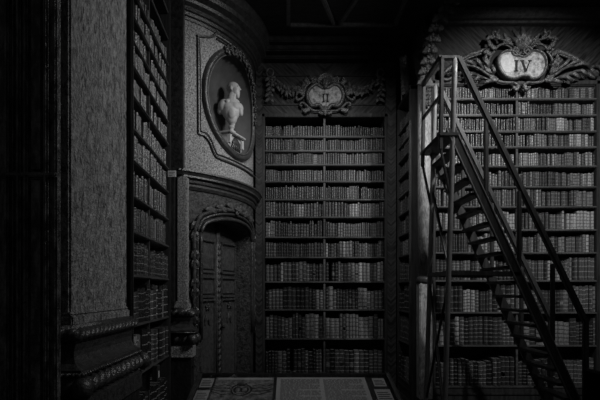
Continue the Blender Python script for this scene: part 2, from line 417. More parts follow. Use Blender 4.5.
for i in range(24): ell(bm, (dw * .5, -.035, .3 + i * .075), .02, .014, .045, Matrix.Rotation(.6, 3, 'Y'), 8, 5)
obj('astragal', bm, 'carve', door, smooth=True)
bm = bmesh.new(); lathe(bm, [(.0, 0), (.016, .004), (.012, .02), (.022, .035), (.02, .05), (.004, .058)], 12)
bmesh.ops.rotate(bm, verts=bm.verts, matrix=Matrix.Rotation(pi / 2, 3, 'X')); bmesh.ops.translate(bm, verts=bm.verts, vec=(dw * .56, -.02, 1.05))
obj('door_knob', bm, 'iron', rl, smooth=True)
# carved arch and jambs
def archpath(k, dz):
    c, hw = (DP0 + DP1) / 2, (DP1 - DP0) / 2
    pts = [(c - hw * k, .95)] + [(c - hw * k, DSPR - .1)]
    for i in range(21):
        t = -1 + 2 * i / 20
        pts.append((c + hw * k * t, DSPR + (DTOP - DSPR + dz) * sqrt(max(0, 1 - t * t)) ** .8))
    return pts + [(c + hw * k, DSPR - .1), (c + hw * k, .95)]
for nmb, (k, dz, rad, dr, m) in enumerate(((1.03, .03, .022, .015, 'moulding'), (1.12, .09, .016, .02, 'moulding'), (1.2, .14, .026, .02, 'darkmarble'))):
    struct('trim_%d' % (11 + nmb), onwall(archpath(k, dz), dr=dr, rad=rad, k=3, n=8), m, ('inner', 'middle', 'outer')[nmb] + ' arched moulding around the carved door', 'moulding', smooth=True)
bm = bmesh.new()
pc, pz = (DP0 + DP1) / 2, DTOP + .11
for s in (-1, 1):
    for i in range(3):
        a = cyl(pc + s * (.02 + i * .1), RW + .03, pz + .03 - i * .03); b_ = cyl(pc + s * (.12 + i * .1), RW + .04, pz + .08 - i * .05); nn = Vector((cos(pc), sin(pc), 0))
        leaf(bm, [a, a.lerp(b_, .5) + Vector((0, 0, .02)), b_], .07, .03, nn)
flower(bm, cyl(pc, RW + .05, pz + .03), .06, Vector((cos(pc), sin(pc), 0)))
struct('trim_14', bm, 'carve', 'carved leaf keystone over the door arch', 'carving', smooth=True)
bm = bmesh.new()
for x, zs in ((194, (1.0, 2.25)), (256, (1.0, 2.25))):                # carved drops down the jambs
    ph = hit(x, RW)[0]; nn = Vector((cos(ph), sin(ph), 0))
    for i in range(13):
        z = zs[0] + (zs[1] - zs[0]) * i / 12
        if i % 3 == 1: flower(bm, cyl(ph, RW + .025, z), .04, nn)
        else:
            for s in (-1, 1): leaf(bm, [cyl(ph, RW + .02, z), cyl(ph + s * .02, RW + .03, z - .04), cyl(ph + s * .03, RW + .02, z - .09)], .045, .02, nn, 2)
struct('trim_15', bm, 'moulding', 'carved leaf drops down both door jambs', 'carving', smooth=True)

# ---- pilasters: the near pier, the far corner pilaster, the marble one by the ladder
def gadroon(bm, pts, r, step, squash=.55, twist=.5):
    """carved torus: a run of slanting egg shapes along a polyline"""
    for a, b in zip(pts, pts[1:]):
        a, b = Vector(a), Vector(b); d = b - a; nn = max(1, round(d.length / step)); dn = d.normalized()
        out = dn.cross(Vector((0, 0, 1)))
        ax = (Vector((0, 0, 1)) + dn * twist).normalized(); s = out; t = ax.cross(s)
        rot = Matrix((t, s, ax)).transposed()
        for i in range(nn):
            ell(bm, a + d * ((i + .5) / nn), step * squash, r * 1.0, r * 1.12, rot, 8, 6)
def torus_run(pts, r):
    bm = bmesh.new(); sweep(bm, pts, circ(r, 10)); 
    for p in pts: ell(bm, p, r, r, r, None, 10, 8)
    return bm
def pilaster(name, label, x0, x1, y0, y1, ztop, mshaft, mped, group=None, prj=.135, bk=1.0):
    """square pier: shaft, carved base mouldings, pedestal. x1 is the side that shows; y0 the front"""
    t = thing(name, label, 'pilaster', ((x0 + x1) / 2, (y0 + y1) / 2, 0), group=group)
    o = t.location
    def add(nm, bm, m, **k): return obj(nm, local(bm, o), m, t, **k)
    zs = 1.36
    add('shaft', B(x0, x1, y0, y1, zs, ztop, bev=.012), mshaft)
    def loop(e, z): return [(x0 - e, y0 - e, z), (x1 + e, y0 - e, z), (x1 + e, y1 + e * bk, z), (x0 - e, y1 + e * bk, z)]
    bm = bmesh.new()
    for e, za_, zb_ in ((.022, zs - .055, zs), (.012, zs, zs + .02)): box(bm, x0 - e, x1 + e, y0 - e, y1 + e * bk, za_, zb_, .008)
    add('apophyge', bm, mshaft)
    bm = torus_run(loop(.035, zs - .10), .034); gadroon(bm, loop(.05, zs - .10), .044, .062, .36, 1.1)
    box(bm, x0 - .04, x1 + .04, y0 - .04, y1 + .04 * bk, zs - .15, zs - .05)
    add('leaf_torus', bm, mped, smooth=True)
    # scotia: a concave band
    bm = bmesh.new(); rings = []
    for e, z in ((.05, zs - .15), (.035, zs - .19), (.035, zs - .22), (.05, zs - .255), (.085, zs - .275), (.10, zs - .28), (.10, zs - .295)):
        rings.append([bm.verts.new(p) for p in loop(e, z)])
    for a, b in zip(rings, rings[1:]):
        for i in range(4): bm.faces.new((a[i], a[(i + 1) % 4], b[(i + 1) % 4], b[i]))
    bm.faces.new(rings[0]); bm.faces.new(rings[-1][::-1]); add('scotia', bm, mped)
    bm = bmesh.new()
    lp = loop(prj - .03, zs - .305)
    for a, b in zip(lp, lp[1:]):
        a, b = Vector(a), Vector(b); nn = max(2, int((b - a).length / .03))
        for i in range(nn): ell(bm, a.lerp(b, (i + .5) / nn), .012, .012, .012, None, 6, 4)
    box(bm, x0 - .1, x1 + .1, y0 - .1, y1 + .1 * bk, zs - .31, zs - .295)
    add('bead_row', bm, mped, smooth=True)
    bm = torus_run(loop(prj - .075, zs - .375), .046); gadroon(bm, loop(prj - .055, zs - .375), .060, .088, .36, .8)
    for p in loop(prj - .02, zs - .375)[1:3]: ell(bm, p, .055, .055, .062, None, 12, 8)
    box(bm, x0 - .07, x1 + .07, y0 - .07, y1 + .07 * bk, zs - .435, zs - .31)
    add('carved_torus', bm, mped, smooth=True)
    bm = B(x0 - prj + .02, x1 + prj - .02, y0 - prj + .02, y1 + (prj - .02) * bk, zs - .57, zs - .437, bev=.01)
    add('pedestal_block', bm, mped if mshaft != 'granite' else 'granite')
    bm = B(x0 - prj + .04, x1 + prj - .04, y0 - prj + .04, y1 + (prj - .04) * bk, .14, zs - .57, bev=.006); box(bm, x0 - prj, x1 + prj, y0 - prj, y1 + prj * bk, 0, .14, .02)
    box(bm, x1 + prj - .045, x1 + prj - .025, y0, y1, .68, .70, .004)
    add('pedestal', bm, 'panel'); return t
pilaster('stone_pilaster', 'streaked grey stone pier on a carved base, beside the left bookcase', -1.95, -1.19, 2.60, 3.50, ZC, 'stone', 'moulding', bk=.02)
pilaster('stone_pilaster', 'slim pale stone pilaster on a carved base between left bookcase and door', -1.196, -1.085, 5.06, 5.16, 2.70, 'granite', 'moulding', prj=.09, bk=.3)
bm = B(-1.40, -1.125, 5.05, 5.14, 2.71, ZC, bev=.01); box(bm, -1.45, -1.21, 5.02, 5.14, 0, 2.708, .006)
struct('trim_16', bm, 'darkmould', 'narrow dark strip beside the granite wall above the cornice', 'moulding')
# foreground panelling at the far left of the view
t = thing('panelled_pilaster', 'black panelled pilaster closest to the camera, left of the stone pier', 'pilaster', (-1.6, 2.3, 0))
def addp(nm, bm, m): return obj(nm, local(bm, t.location), m, t)
bm = B(-2.1, -1.10, 2.26, 2.31, 0, ZC, bev=.008); box(bm, -2.1, -1.40, 2.31, 2.42, 0, ZC); addp('body', bm, 'leftpanel')
for xa, xb in ((8, 20), (27, 47)):
    D = 2.26; a, b_ = (xa - VX) * D / F, (xb - VX) * D / F
    bm = bmesh.new()
    for q in (a, b_): box(bm, q - .012, q + .012, D - .022, D, .12, ZC - .1, .008)
    addp('stile_molding', bm, 'leftpanel')
    for za_, zb_ in ((.12, 2.02), (2.06, ZC - .1)):
        bm = B(a + .02, b_ - .02, D - .012, D, za_, zb_, bev=.006)
        addp('sunk_panel', bm, 'leftpanel')
bm = bmesh.new(); box(bm, -2.1, -1.09, 2.235, 2.26, 2.03, 2.05, .006); addp('cross_molding', bm, 'leftpanel')
# marble pilaster between the alcove and bookcase IV
xa, xb = (417.5 - VX) * DB / F, (430.5 - VX) * DB / F
t = thing('marble_pilaster', 'slim pale veined marble pilaster behind the ladder, at the alcove edge', 'pilaster', ((xa + xb) / 2, DB, 0))
def addm(nm, bm, m, **k): return obj(nm, local(bm, t.location), m, t, **k)
bm = bmesh.new(); c = ((xa + xb) / 2, DB - .02, 0)
lathe(bm, [((xb - xa) / 2, 1.66), ((xb - xa) / 2, ZC - .8)], 24, c); addm('shaft', bm, 'pillar', smooth=True)
bm = bmesh.new(); lathe(bm, [((xb - xa) / 2 + .012, 1.58), ((xb - xa) / 2 + .02, 1.6), ((xb - xa) / 2 + .02, 1.63), ((xb - xa) / 2 + .005, 1.66)], 24, c); addm('base_ring', bm, 'iron', smooth=True)
addm('pedestal', B(xa, xb, DB - .1, DB + .06, .2, 1.58, bev=.01), 'pillar')
addm('plinth', B(xa - .02, xb + .02, DB - .12, DB + .08, 0, .2, bev=.01), 'panel')
bm = bmesh.new(); lathe(bm, [((xb - xa) / 2, ZC - .8), ((xb - xa) / 2 + .03, ZC - .72), ((xb - xa) / 2 + .05, ZC - .6), ((xb - xa) / 2 + .06, ZC - .5)], 24, c); addm('capital', bm, 'wood', smooth=True)
struct('wall_alcove', B(1.475 + .16, 1.66, DB + .06, DA + .42, 0, ZC), 'panel', 'dark side wall of the alcove behind the marble pilaster', 'wall')
# chevron veneered posts on both sides of bookcase II
for nmb, (u, v) in enumerate(((385.5, 396), (255.5, 262.5))):
    a, b_ = (u - VX) * DA / F, (v - VX) * DA / F
    struct('trim_%d' % (17 + nmb), B(-(b_ - a) / 2, (b_ - a) / 2, 0, .3, 0, ZC - .22, bev=.004), 'chevron', ('chevron veneered post right of bookcase II', 'chevron veneered post between the curved wall and bookcase II')[nmb], 'moulding', loc=((a + b_) / 2, DA - .01, 0))

# ------------------------------------------------------------------ bookcases and books
BOARDS = [-1.154, -.661, -.264, .120, .457, .733, 1.010, 1.250, 1.500, 1.730, 1.920, 2.115, 2.310]     # tops of the shelf boards, from eye height
HEIGHT = [.315, .315, .295, .250, .205, .205, .195, .170, .150, .150, .150, .140, .120]
THICK = [.054, .056, .050, .042, .036, .035, .034, .031, .030, .029, .028, .028, .028]
books = []
def bookcase(label, x0, x1, div, rows, top, depth, loc, rz, key, bays, dens=1.0):
    """local x along the front, y into the case, z up; front plane y = 0"""
    t = thing('bookcase', label, 'bookcase', loc, rz)
    zt_ = EYE + top
    for a, b_ in ((x0 - .045, x0), (x1, x1 + .045)):
        bm = B(a, b_, -.01, depth, .0, zt_ + .05, bev=.005); box(bm, a + .012, b_ - .012, -.018, 0, .35, zt_, .004)
        obj('side_panel', bm, 'wood', t)
    for d in div: obj('divider', B(d - .013, d + .013, .012, depth, EYE + BOARDS[0], zt_, bev=.003), 'shelfwood', t)
    for r in range(rows):
        z = EYE + BOARDS[r]
        bm = B(x0, x1, 0, depth, z - .026, z, bev=.004); box(bm, x0, x1, -.006, 0, z - .020, z - .006, .002)
        obj('shelf', bm, 'shelfwood', t)
    obj('back_panel', B(x0 - .04, x1 + .04, depth, depth + .02, .1, zt_), 'panel', t)
    bm = B(x0 - .045, x1 + .045, -.01, depth, zt_, zt_ + .05, bev=.006); obj('top_rail', bm, 'wood', t)
    bm = B(x0, x1, .0, depth, .02, EYE + BOARDS[0] - .028, bev=.004); box(bm, x0 - .045, x1 + .045, -.03, .06, .0, .14, .01)
    box(bm, x0, x1, -.012, 0, .24, .27, .004); obj('plinth', bm, 'wood', t)
    mt = Matrix.Translation(loc) @ Matrix.Rotation(rz, 4, 'Z')
    edges = [x0] + list(div) + [x1]
    for bi in range(len(edges) - 1):
        a = edges[bi] + (.016 if bi else .006); b_ = edges[bi + 1] - (.016 if bi < len(edges) - 2 else .006)
        for r in range(rows):
            ceil_ = (EYE + BOARDS[r + 1] - .026 if r + 1 < rows else zt_) - (EYE + BOARDS[r])
            x = a; row = []; run = 0
            while True:
                if run <= 0:
                    run = random.choice((1, 1, 1, 2, 3, 4, 6, 9)); hh = HEIGHT[r] * random.uniform(.84, 1.08); th = THICK[r] * random.uniform(.72, 1.3) * dens
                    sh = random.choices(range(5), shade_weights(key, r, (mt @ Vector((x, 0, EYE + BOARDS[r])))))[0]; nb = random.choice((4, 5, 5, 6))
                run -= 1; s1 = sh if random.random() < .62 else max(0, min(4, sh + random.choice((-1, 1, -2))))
                wd = th * random.uniform(.92, 1.08)
                if x + wd > b_: 
                    if b_ - x > .018: wd = b_ - x - .001
                    else: break
                h = min(hh * random.uniform(.97, 1.03), ceil_ - .015)
                row.append(dict(x=x + wd / 2, w=wd - random.uniform(.0025, .007), h=h, d=min(depth - .03, h * .62 + .03), y=random.uniform(.012, .040), z=EYE + BOARDS[r] + .0006, sh=s1, nb=nb, key=key, bay=bays[bi], row=r, mt=mt, th=THICK[r] * dens, hm=HEIGHT[r]))
                x += wd
                if random.random() < .006: x += wd * .9
            for i, bk in enumerate(row): bk['i'] = i; bk['n'] = len(row)
            books.extend(row)
    return t
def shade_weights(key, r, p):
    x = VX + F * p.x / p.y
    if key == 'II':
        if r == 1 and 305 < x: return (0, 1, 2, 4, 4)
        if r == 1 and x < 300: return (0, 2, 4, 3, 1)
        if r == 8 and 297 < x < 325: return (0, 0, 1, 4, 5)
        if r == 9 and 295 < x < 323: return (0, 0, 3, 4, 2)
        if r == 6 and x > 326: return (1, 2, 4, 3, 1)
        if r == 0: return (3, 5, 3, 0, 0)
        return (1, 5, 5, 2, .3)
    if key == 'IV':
        if 4 <= r <= 8 and x > 490: return (.3, 1, 3, 4, 2)  # paler books here put the pool of light into the leather tones
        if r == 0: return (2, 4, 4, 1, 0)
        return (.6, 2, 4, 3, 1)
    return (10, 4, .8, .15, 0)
xa0, xa1, xad = (265 - VX) * DA / F, (384.5 - VX) * DA / F, (324.5 - VX) * DA / F
tII = bookcase('tall dark bookcase of twelve shelves under the cartouche II', xa0, xa1, [xad], 12, 2.37, .34, (0, DA, 0), 0, 'II', ('left bay', 'right bay'))
xb0, xb1, xbd = (435.5 - VX) * DB / F, (596.5 - VX) * DB / F, (517.5 - VX) * DB / F
tIV = bookcase('wide bookcase behind the ladder under the cartouche IV', xb0, xb1, [xbd], 13, 2.47, .36, (0, DB, 0), 0, 'IV', ('left bay', 'right bay'))
tL = bookcase('dark bookcase facing the aisle between the stone pier and the slim pilaster', .05, 1.33, [.62], 13, 3.1, .3, (-1.195, 3.585, 0), radians(92.1), 'L', ('near bay', 'far bay'), 1.15)
tR = bookcase('shadowed narrow bookcase in the alcove side wall beside bookcase II', .05, .66, [], 12, 2.45, .14, (1.475, DA - .02, 0), radians(-90), 'R', ('bay',))
# top of the tall left case is out of the picture: give its upper shelves the same rhythm
for k in range(2):
    z = EYE + 2.31 + .27 * (k + 1)
    obj('shelf', B(.05, 1.33, 0, .3, z - .026, z, bev=.004), 'shelfwood', tL)

def book_bm(w_, h_, d_, nb, hi=True, bm=None, off=None, m0=0, m1=1, m2=2):
    """upright book, spine towards -y with raised bands, page block seen at the head"""
    bm = bm or bmesh.new()
    na = 5 if hi else 3; bul = min(.02, w_ * .38)
    arc = [(-w_ / 2 + w_ * i / na, -bul * sin(pi * i / na)) for i in range(na + 1)]
    sec = arc + [(w_ / 2, d_), (-w_ / 2, d_)]
    lv = [(0, 0), (.012, 0)] if hi else [(0, 0)]
    bh = h_ * .012 + .0015
    for i in range(nb):
        z = h_ * (.13 + .72 * i / (nb - 1))
        lv += [(z - bh, 0), (z - bh * .5, .0035), (z + bh * .5, .0035), (z + bh, 0)] if hi else [(z - bh, 0), (z, .0035), (z + bh, 0)]
    lv += [(h_, 0)]
    rings = []
    for z, e in lv:
        ring = []
        for j, (x, y) in enumerate(sec):
            yy = y - e if 0 < j < na else y
            p = Vector((x, yy, z)); ring.append(bm.verts.new(off @ p if off else p))
        rings.append(ring)
    m = len(sec)
    for k in range(len(rings) - 1):
        band = lv[k][1] > 0 or lv[k + 1][1] > 0
        for j in range(m):
            f = bm.faces.new((rings[k][j], rings[k][(j + 1) % m], rings[k + 1][(j + 1) % m], rings[k + 1][j]))
            f.material_index = m1 if band and j < na else m0
    bm.faces.new(rings[0][::-1]).material_index = m0
    tp = [bm.verts.new((off @ Vector((x * .82, max(y, .0) * .97 + .003, h_ - .004))) if off else Vector((x * .82, max(y, .0) * .97 + .003, h_ - .004))) for x, y in ((sec[0], sec[na], sec[na + 1], sec[na + 2]))]
    top = rings[-1]
    for qa, qb, ia in ((0, 1, None), (1, 2, (na, na + 1)), (2, 3, (na + 1, na + 2)), (3, 0, (na + 2, 0))):
        if ia is None:
            f = bm.faces.new([top[j] for j in range(na + 1)] + [tp[1], tp[0]])
        else: f = bm.faces.new((top[ia[0]], top[ia[1]], tp[qb], tp[qa]))
        f.material_index = m0
    bm.faces.new(tp).material_index = m2
    return bm
def area_px(b):
    c = [b['mt'] @ Vector((b['x'] + s * b['w'] / 2, b['y'], b['z'] + zz)) for s in (-1, 1) for zz in (0, b['h'])]
    xs = [VX + F * p.x / p.y for p in c]; ys = [VY - F * (p.z - EYE) / p.y for p in c]
    x0, x1, y0, y1 = max(0, min(xs)), min(600, max(xs)), max(0, min(ys)), min(400, max(ys))
    if x1 <= x0 or y1 <= y0: return 0
    a = (x1 - x0) * (y1 - y0)
    if b['key'] == 'II' and y1 > 373: a *= .9
    if b['key'] == 'L' and x0 < 150 and y1 > 330: a *= .1          # behind the carved base
    return a if b['key'] != 'R' else a * .2
for b in books: b['a'] = area_px(b)
order = sorted(books, key=lambda b: -b['a'])
solo = order[:300]; rest = [b for b in order[300:] if b['a'] > 0]
ORD = 'first second third fourth fifth sixth seventh eighth ninth tenth eleventh twelfth thirteenth fourteenth fifteenth sixteenth seventeenth eighteenth nineteenth twentieth'.split()
ORD += ['twenty-' + q for q in ORD[:9]] + ['thirtieth'] + ['thirty-' + q for q in ORD[:9]] + ['fortieth']
LOOK = ['black', 'dark', 'grey', 'light-grey', 'pale']
CASE = {'II': 'bookcase II', 'IV': 'bookcase IV', 'L': 'the aisle bookcase', 'R': 'the alcove side bookcase'}
cache = {}
def book_mesh(sh, nb):
    k = (sh, nb)
    if k not in cache:
        bm = book_bm(.05, .30, .20, nb); bmesh.ops.recalc_face_normals(bm, faces=bm.faces)
        me = bpy.data.meshes.new('book'); bm.to_mesh(me); bm.free()
        for m in ('leather_' + LEATHER[sh], 'tool_dark' if sh < 2 else ('tool_pale' if sh < 3 else 'leather_dark'), 'pages'): me.materials.append(M[m])
        cache[k] = me
    return cache[k]
bm = bmesh.new()
na = 5
zz = (.30 * (.13 + .72 * 1 / 4) + .008, .30 * (.13 + .72 * 2 / 4) - .008)
pr_ = [[bm.verts.new((-.022 + .044 * i / 6, -.0193 * sin(pi * (.06 + .88 * i / 6)) - .0012, z)) for i in range(7)] for z in zz]
for i in range(6): bm.faces.new((pr_[0][i], pr_[0][i + 1], pr_[1][i + 1], pr_[1][i]))
ex = bmesh.ops.solidify(bm, geom=list(bm.faces), thickness=.0012)
bmesh.ops.recalc_face_normals(bm, faces=bm.faces)
label_me = bpy.data.meshes.new('title_label'); bm.to_mesh(label_me); bm.free(); label_me.materials.append(M['leather_light'])
for b in solo:
    o = bpy.data.objects.new('book', book_mesh(b['sh'], b['nb'])); COL.objects.link(o)
    o.matrix_world = b['mt'] @ Matrix.Translation((b['x'], b['y'], b['z'])) @ Matrix.Diagonal((b['w'] / .05, b['d'] / .2, b['h'] / .3, 1))
    size = ('thick ' if b['w'] > b['th'] * 1.12 else 'slim ' if b['w'] < b['th'] * .82 else '') or ('tall ' if b['h'] > b['hm'] * 1.0 else 'short ' if b['h'] < b['hm'] * .91 else '')
    i, nn = b['i'], b['n']
    if i <= nn - 1 - i: pos = ORD[i] + ' from left' if i else 'first at the left end'
    else: pos = ORD[nn - 1 - i] + ' from right' if i < nn - 1 else 'last at the right end'
    shelf = 'lowest shelf' if b['row'] == 0 else ORD[b['row']] + ' shelf up'
    tag(o, '%s%s book %s, %s, %s, %s' % (size, LOOK[b['sh']], pos, shelf, b['bay'], CASE[b['key']]), 'book', 'books in ' + CASE[b['key']])
    if (b['i'] * 7 + b['row'] * 3) % 5 < 2 and b['nb'] == 5 and b['sh'] < 3:
        c = bpy.data.objects.new('title_label', label_me); COL.objects.link(c); c.parent = o
bm = bmesh.new()
for b in rest:
    off = b['mt'] @ Matrix.Translation((b['x'], b['y'], b['z']))
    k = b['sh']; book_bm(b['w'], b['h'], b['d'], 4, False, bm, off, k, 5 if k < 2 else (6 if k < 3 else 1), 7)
o = obj('books', bm, ['leather_' + q for q in LEATHER] + ['tool_dark', 'tool_pale', 'pages'], recalc=False)
tag(o, 'rows of smaller leather-bound books filling the upper shelves of all bookcases', 'books', kind='stuff')

# ------------------------------------------------------------------ carvings over the bookcases
def strokes(bm, spec, y, thick):
    for x0, z0, x1, z1, wd in spec: beam(bm, (x0, y, z0), (x1, y, z1), wd, thick, Vector((0, -1, 0)), 0)
def plate_mesh(pts, y0, y1, dome=.0):
    P = catmull([(x, 0, z) for x, z in pts], 6, True); bm = bmesh.new(); n_ = len(P)
    cx_ = sum(p.x for p in P) / n_; cz_ = sum(p.z for p in P) / n_; rings = []
    for k, dy in ((1, y1), (1, y0), (.9, y0 - dome * .5), (.6, y0 - dome * .9)):
        rings.append([bm.verts.new((cx_ + (p.x - cx_) * k, dy, cz_ + (p.z - cz_) * k)) for p in P])
    for a, b_ in zip(rings, rings[1:]):
        for i in range(n_): bm.faces.new((a[i], a[(i + 1) % n_], b_[(i + 1) % n_], b_[i]))
    c0 = bm.verts.new((cx_, y0 - dome, cz_))
    for i in range(n_): bm.faces.new((rings[-1][i], rings[-1][(i + 1) % n_], c0))
    bm.faces.new(rings[0][::-1]); return bm, P
def crest_local(cx_, cy_, D):
    return lambda x, y, q=0.0: Vector(((x - cx_) * D / F, q, (cy_ - y) * D / F))
def path(Lc, pts, q, k=5): return catmull([Lc(x, y, q) for x, y in pts], k)

# cartouche II
D = DA - .02; cII = thing('cartouche', 'carved shield cartouche with mask and numeral II over the alcove bookcase', 'cartouche', px(325, 95, D))
Lc = crest_local(325, 95, D)
out = [(312, 88), (317, 86), (321, 89), (325, 89.5), (329, 89), (333, 86), (339, 88), (342.5, 94), (342, 101), (338, 107), (331, 106.5), (328, 110), (325, 111), (322, 110), (319, 106.5), (312, 107), (308, 101), (307.5, 94)]
bm, P = plate_mesh([(Lc(x, y).x, Lc(x, y).z) for x, y in out], -.05, .02, .015)
obj('plate', bm, 'plate', cII, smooth=True)
bm = bmesh.new(); sweep(bm, [Vector((p.x, -.05, p.z)) for p in P], circ(.028, 8, .032), closed=True)
for s in (-1, 1):
    X = lambda x: 325 + s * (x - 325)
    tube(bm, path(Lc, [(X(326), 113), (X(331), 112), (X(337), 111.5), (X(342), 108), (X(346), 104.5), (X(349), 104), (X(350), 106), (X(348), 107.5)], -.04), .018, 8)
    tube(bm, path(Lc, [(X(334), 84), (X(340), 84), (X(345), 89), (X(346), 95), (X(348), 99), (X(352), 101), (X(354), 99.5), (X(353), 98)], -.04), .018, 8)
    for a, b_, c in (((341, 86), (344, 82), (343, 79)), ((346, 96), (350, 93), (351, 90)), ((340, 110), (345, 112), (348, 111)), ((333, 84), (336, 80), (340, 81))):
        leaf(bm, [Lc(X(q[0]), q[1], -.05) for q in (a, b_, c)], .07, .03)
    tube(bm, spiral(((X(336) - 325) * D / F, (95 - 83) * D / F), .05, .01, pi / 2, 1.2 * s, 16, -.055), .014, 6)
leaf(bm, [Lc(325, 108, -.06), Lc(325, 113, -.07), Lc(325, 117, -.05)], .11, .04)
for s in (-1, 1): leaf(bm, [Lc(325, 111, -.05), Lc(325 + s * 4, 114, -.06), Lc(325 + s * 7, 114, -.05)], .07, .03)
obj('scroll_frame', bm, 'gilt', cII, smooth=True)
bm = bmesh.new()                                          # grotesque mask with a shell hood
cz = Lc(325, 85).z
ell(bm, (0, -.07, cz), .052, .05, .07); ell(bm, (0, -.115, cz - .005), .012, .02, .02)
for s in (-1, 1):
    ell(bm, (s * .022, -.108, cz + .018), .013, .01, .008); ell(bm, (s * .02, -.105, cz + .033), .02, .012, .007); ell(bm, (s * .026, -.10, cz - .02), .016, .014, .016); ell(bm, (s * .055, -.065, cz), .012, .012, .022)
ell(bm, (0, -.108, cz - .034), .02, .012, .008); ell(bm, (0, -.10, cz - .06), .028, .022, .03)
obj('mask', bm, 'gilt', cII, smooth=True)
bm = bmesh.new()
for i in range(9):
    a = pi * (i / 8); d = Vector((cos(a), 0, sin(a)))
    leaf(bm, [Vector((0, -.04, cz + .02)) + d * .04, Vector((0, -.07, cz + .025)) + d * .10, Vector((0, -.05, cz + .025)) + d * .135], .05, .03, lobes=1)
obj('shell_hood', bm, 'gilt', cII, smooth=True)
bm = bmesh.new(); k = D / F
for x in (323.2, 327.0):
    strokes(bm, [((x - 325) * k, -9 * k, (x - 325) * k, -1 * k, 1.3 * k), ((x - 326.4) * k, -1.2 * k, (x - 323.6) * k, -1.2 * k, .7 * k), ((x - 326.4) * k, -8.8 * k, (x - 323.6) * k, -8.8 * k, .7 * k)], -.069, .012)
obj('numeral', bm, 'ink', cII)

# festoons of the alcove frieze
for s in (-1, 1):
    X = lambda x: 325 + s * (x - 325)
    t = thing('festoon', 'carved festoon of leaves and fruit hanging %s of the cartouche II' % ('left' if s < 0 else 'right'), 'carving', px(X(380), 104, D), group='carved festoons beside cartouche II')
    Lf = crest_local(X(380), 104, D)
    bm = bmesh.new()
    P = catmull([Lf(X(x), y, -.03) for x, y in ((346, 88), (352, 91), (358, 92.5), (364, 92), (370, 88), (377, 82))], 4)
    for i, p in enumerate(P):
        if i % 3 == 0: flower(bm, p + Vector((random.uniform(-.01, .01), 0, random.uniform(-.02, .02))), random.uniform(.025, .045))
        else:
            for e in (-1, 1): leaf(bm, [p, p + Vector((random.uniform(-.02, .03), -.03, e * .03)), p + Vector((random.uniform(-.03, .04), -.01, e * random.uniform(.05, .09)))], .036, .025, lobes=3)
    obj('swag', bm, 'carve', t, smooth=True)
    bm = bmesh.new()
    c0 = Lf(X(380), 74, -.04); tube(bm, [c0 + Vector((.045 * cos(q), 0, .055 * sin(q))) for q in [2 * pi * i / 14 for i in range(14)]], .012, 6, closed=True)
    for i in range(9):
        p = Lf(X(380) + random.uniform(-1.2, 1.2), 79 + i * 2.6, -.03)
        flower(bm, p, .03 if i < 7 else .02)
        if i % 2 == 0:
            for e in (-1, 1): leaf(bm, [p, p + Vector((e * .03, -.02, -.02)), p + Vector((e * .055, -.01, -.05))], .04, .02, lobes=2)
    obj('drop', bm, 'carve', t, smooth=True)

# cartouche IV
D = DB - .03; cIV = thing('cartouche', 'large gilded cartouche with numeral IV and leaf scrolls over the ladder bookcase', 'cartouche', px(519, 72, D))
Lc = crest_local(519, 72, D)
out = [(495.5, 64), (498, 57), (504, 53.5), (511, 54), (515, 57.5), (521, 59.5), (526, 57), (530, 53.5), (537, 54), (542, 59), (543.5, 67), (541, 75), (536, 79.5), (530, 81), (525, 78.5), (519, 78.5), (512, 81), (504, 79), (498, 73)]
bm, P = plate_mesh([(Lc(x, y).x, Lc(x, y).z) for x, y in out], -.05, .02, .02)
obj('plate', bm, 'plate', cIV, smooth=True)
bm, _ = plate_mesh([(Lc(x, y).x, Lc(x, y).z) for x, y in ((498, 65), (500, 59), (505, 57), (510, 59), (512.3, 65), (512, 71), (508, 75), (502, 74))], -.068, -.045, .002)
obj('pale_field', bm, 'palefield', cIV, smooth=True)
bm = bmesh.new(); sweep(bm, [Vector((p.x, -.05, p.z)) for p in P], circ(.015, 8, .04), closed=True)
for s in (-1, 1):
    X = lambda x: 519 + s * (x - 519)
    tube(bm, path(Lc, [(X(521), 87), (X(526), 84), (X(534), 84), (X(542), 82), (X(548), 75), (X(551), 66), (X(549), 58), (X(545), 53)], -.04), .017, 8)
    tube(bm, path(Lc, [(X(520), 57), (X(524), 53), (X(527), 48), (X(534), 46), (X(541), 48), (X(545), 52)], -.06), .015, 8)
    tube(bm, spiral(((X(524.5) - 519) * D / F, (72 - 54) * D / F), .06, .012, 0, 1.4 * s, 18, -.07), .016, 6)
    for a, b_, c in (((545, 52), (550, 47), (553, 42)), ((549, 58), (554, 54), (557, 56)), ((551, 66), (555, 62), (554, 57)), ((548, 75), (553, 72), (556, 66)), ((527, 48), (529, 43), (534, 41)), ((521, 87), (524, 91), (528, 89)), ((542, 82), (547, 82), (551, 79))):
        leaf(bm, [Lc(X(q[0]), q[1], -.06) for q in (a, b_, c)], .055, .035)
obj('scroll_frame', bm, 'gilt', cIV, smooth=True)
bm = bmesh.new()                                          # leafy crest on top
for dx, dy, wd in ((0, -22, .075), (-5, -17, .06), (5, -17, .06), (-10, -12, .055), (10, -12, .055), (-8, -19, .04), (8, -19, .04)):
    a = Lc(519 + dx * .25, 52, -.05); m_ = Lc(519 + dx * .65, 52 + dy * .55, -.11); e = Lc(519 + dx * 1.15, 52 + dy, -.06)
    leaf(bm, [a, m_, e], wd, .05, lobes=4)
for x, y in ((503, 45), (535, 45), (519, 37)): flower(bm, Lc(x, y, -.07), .035)
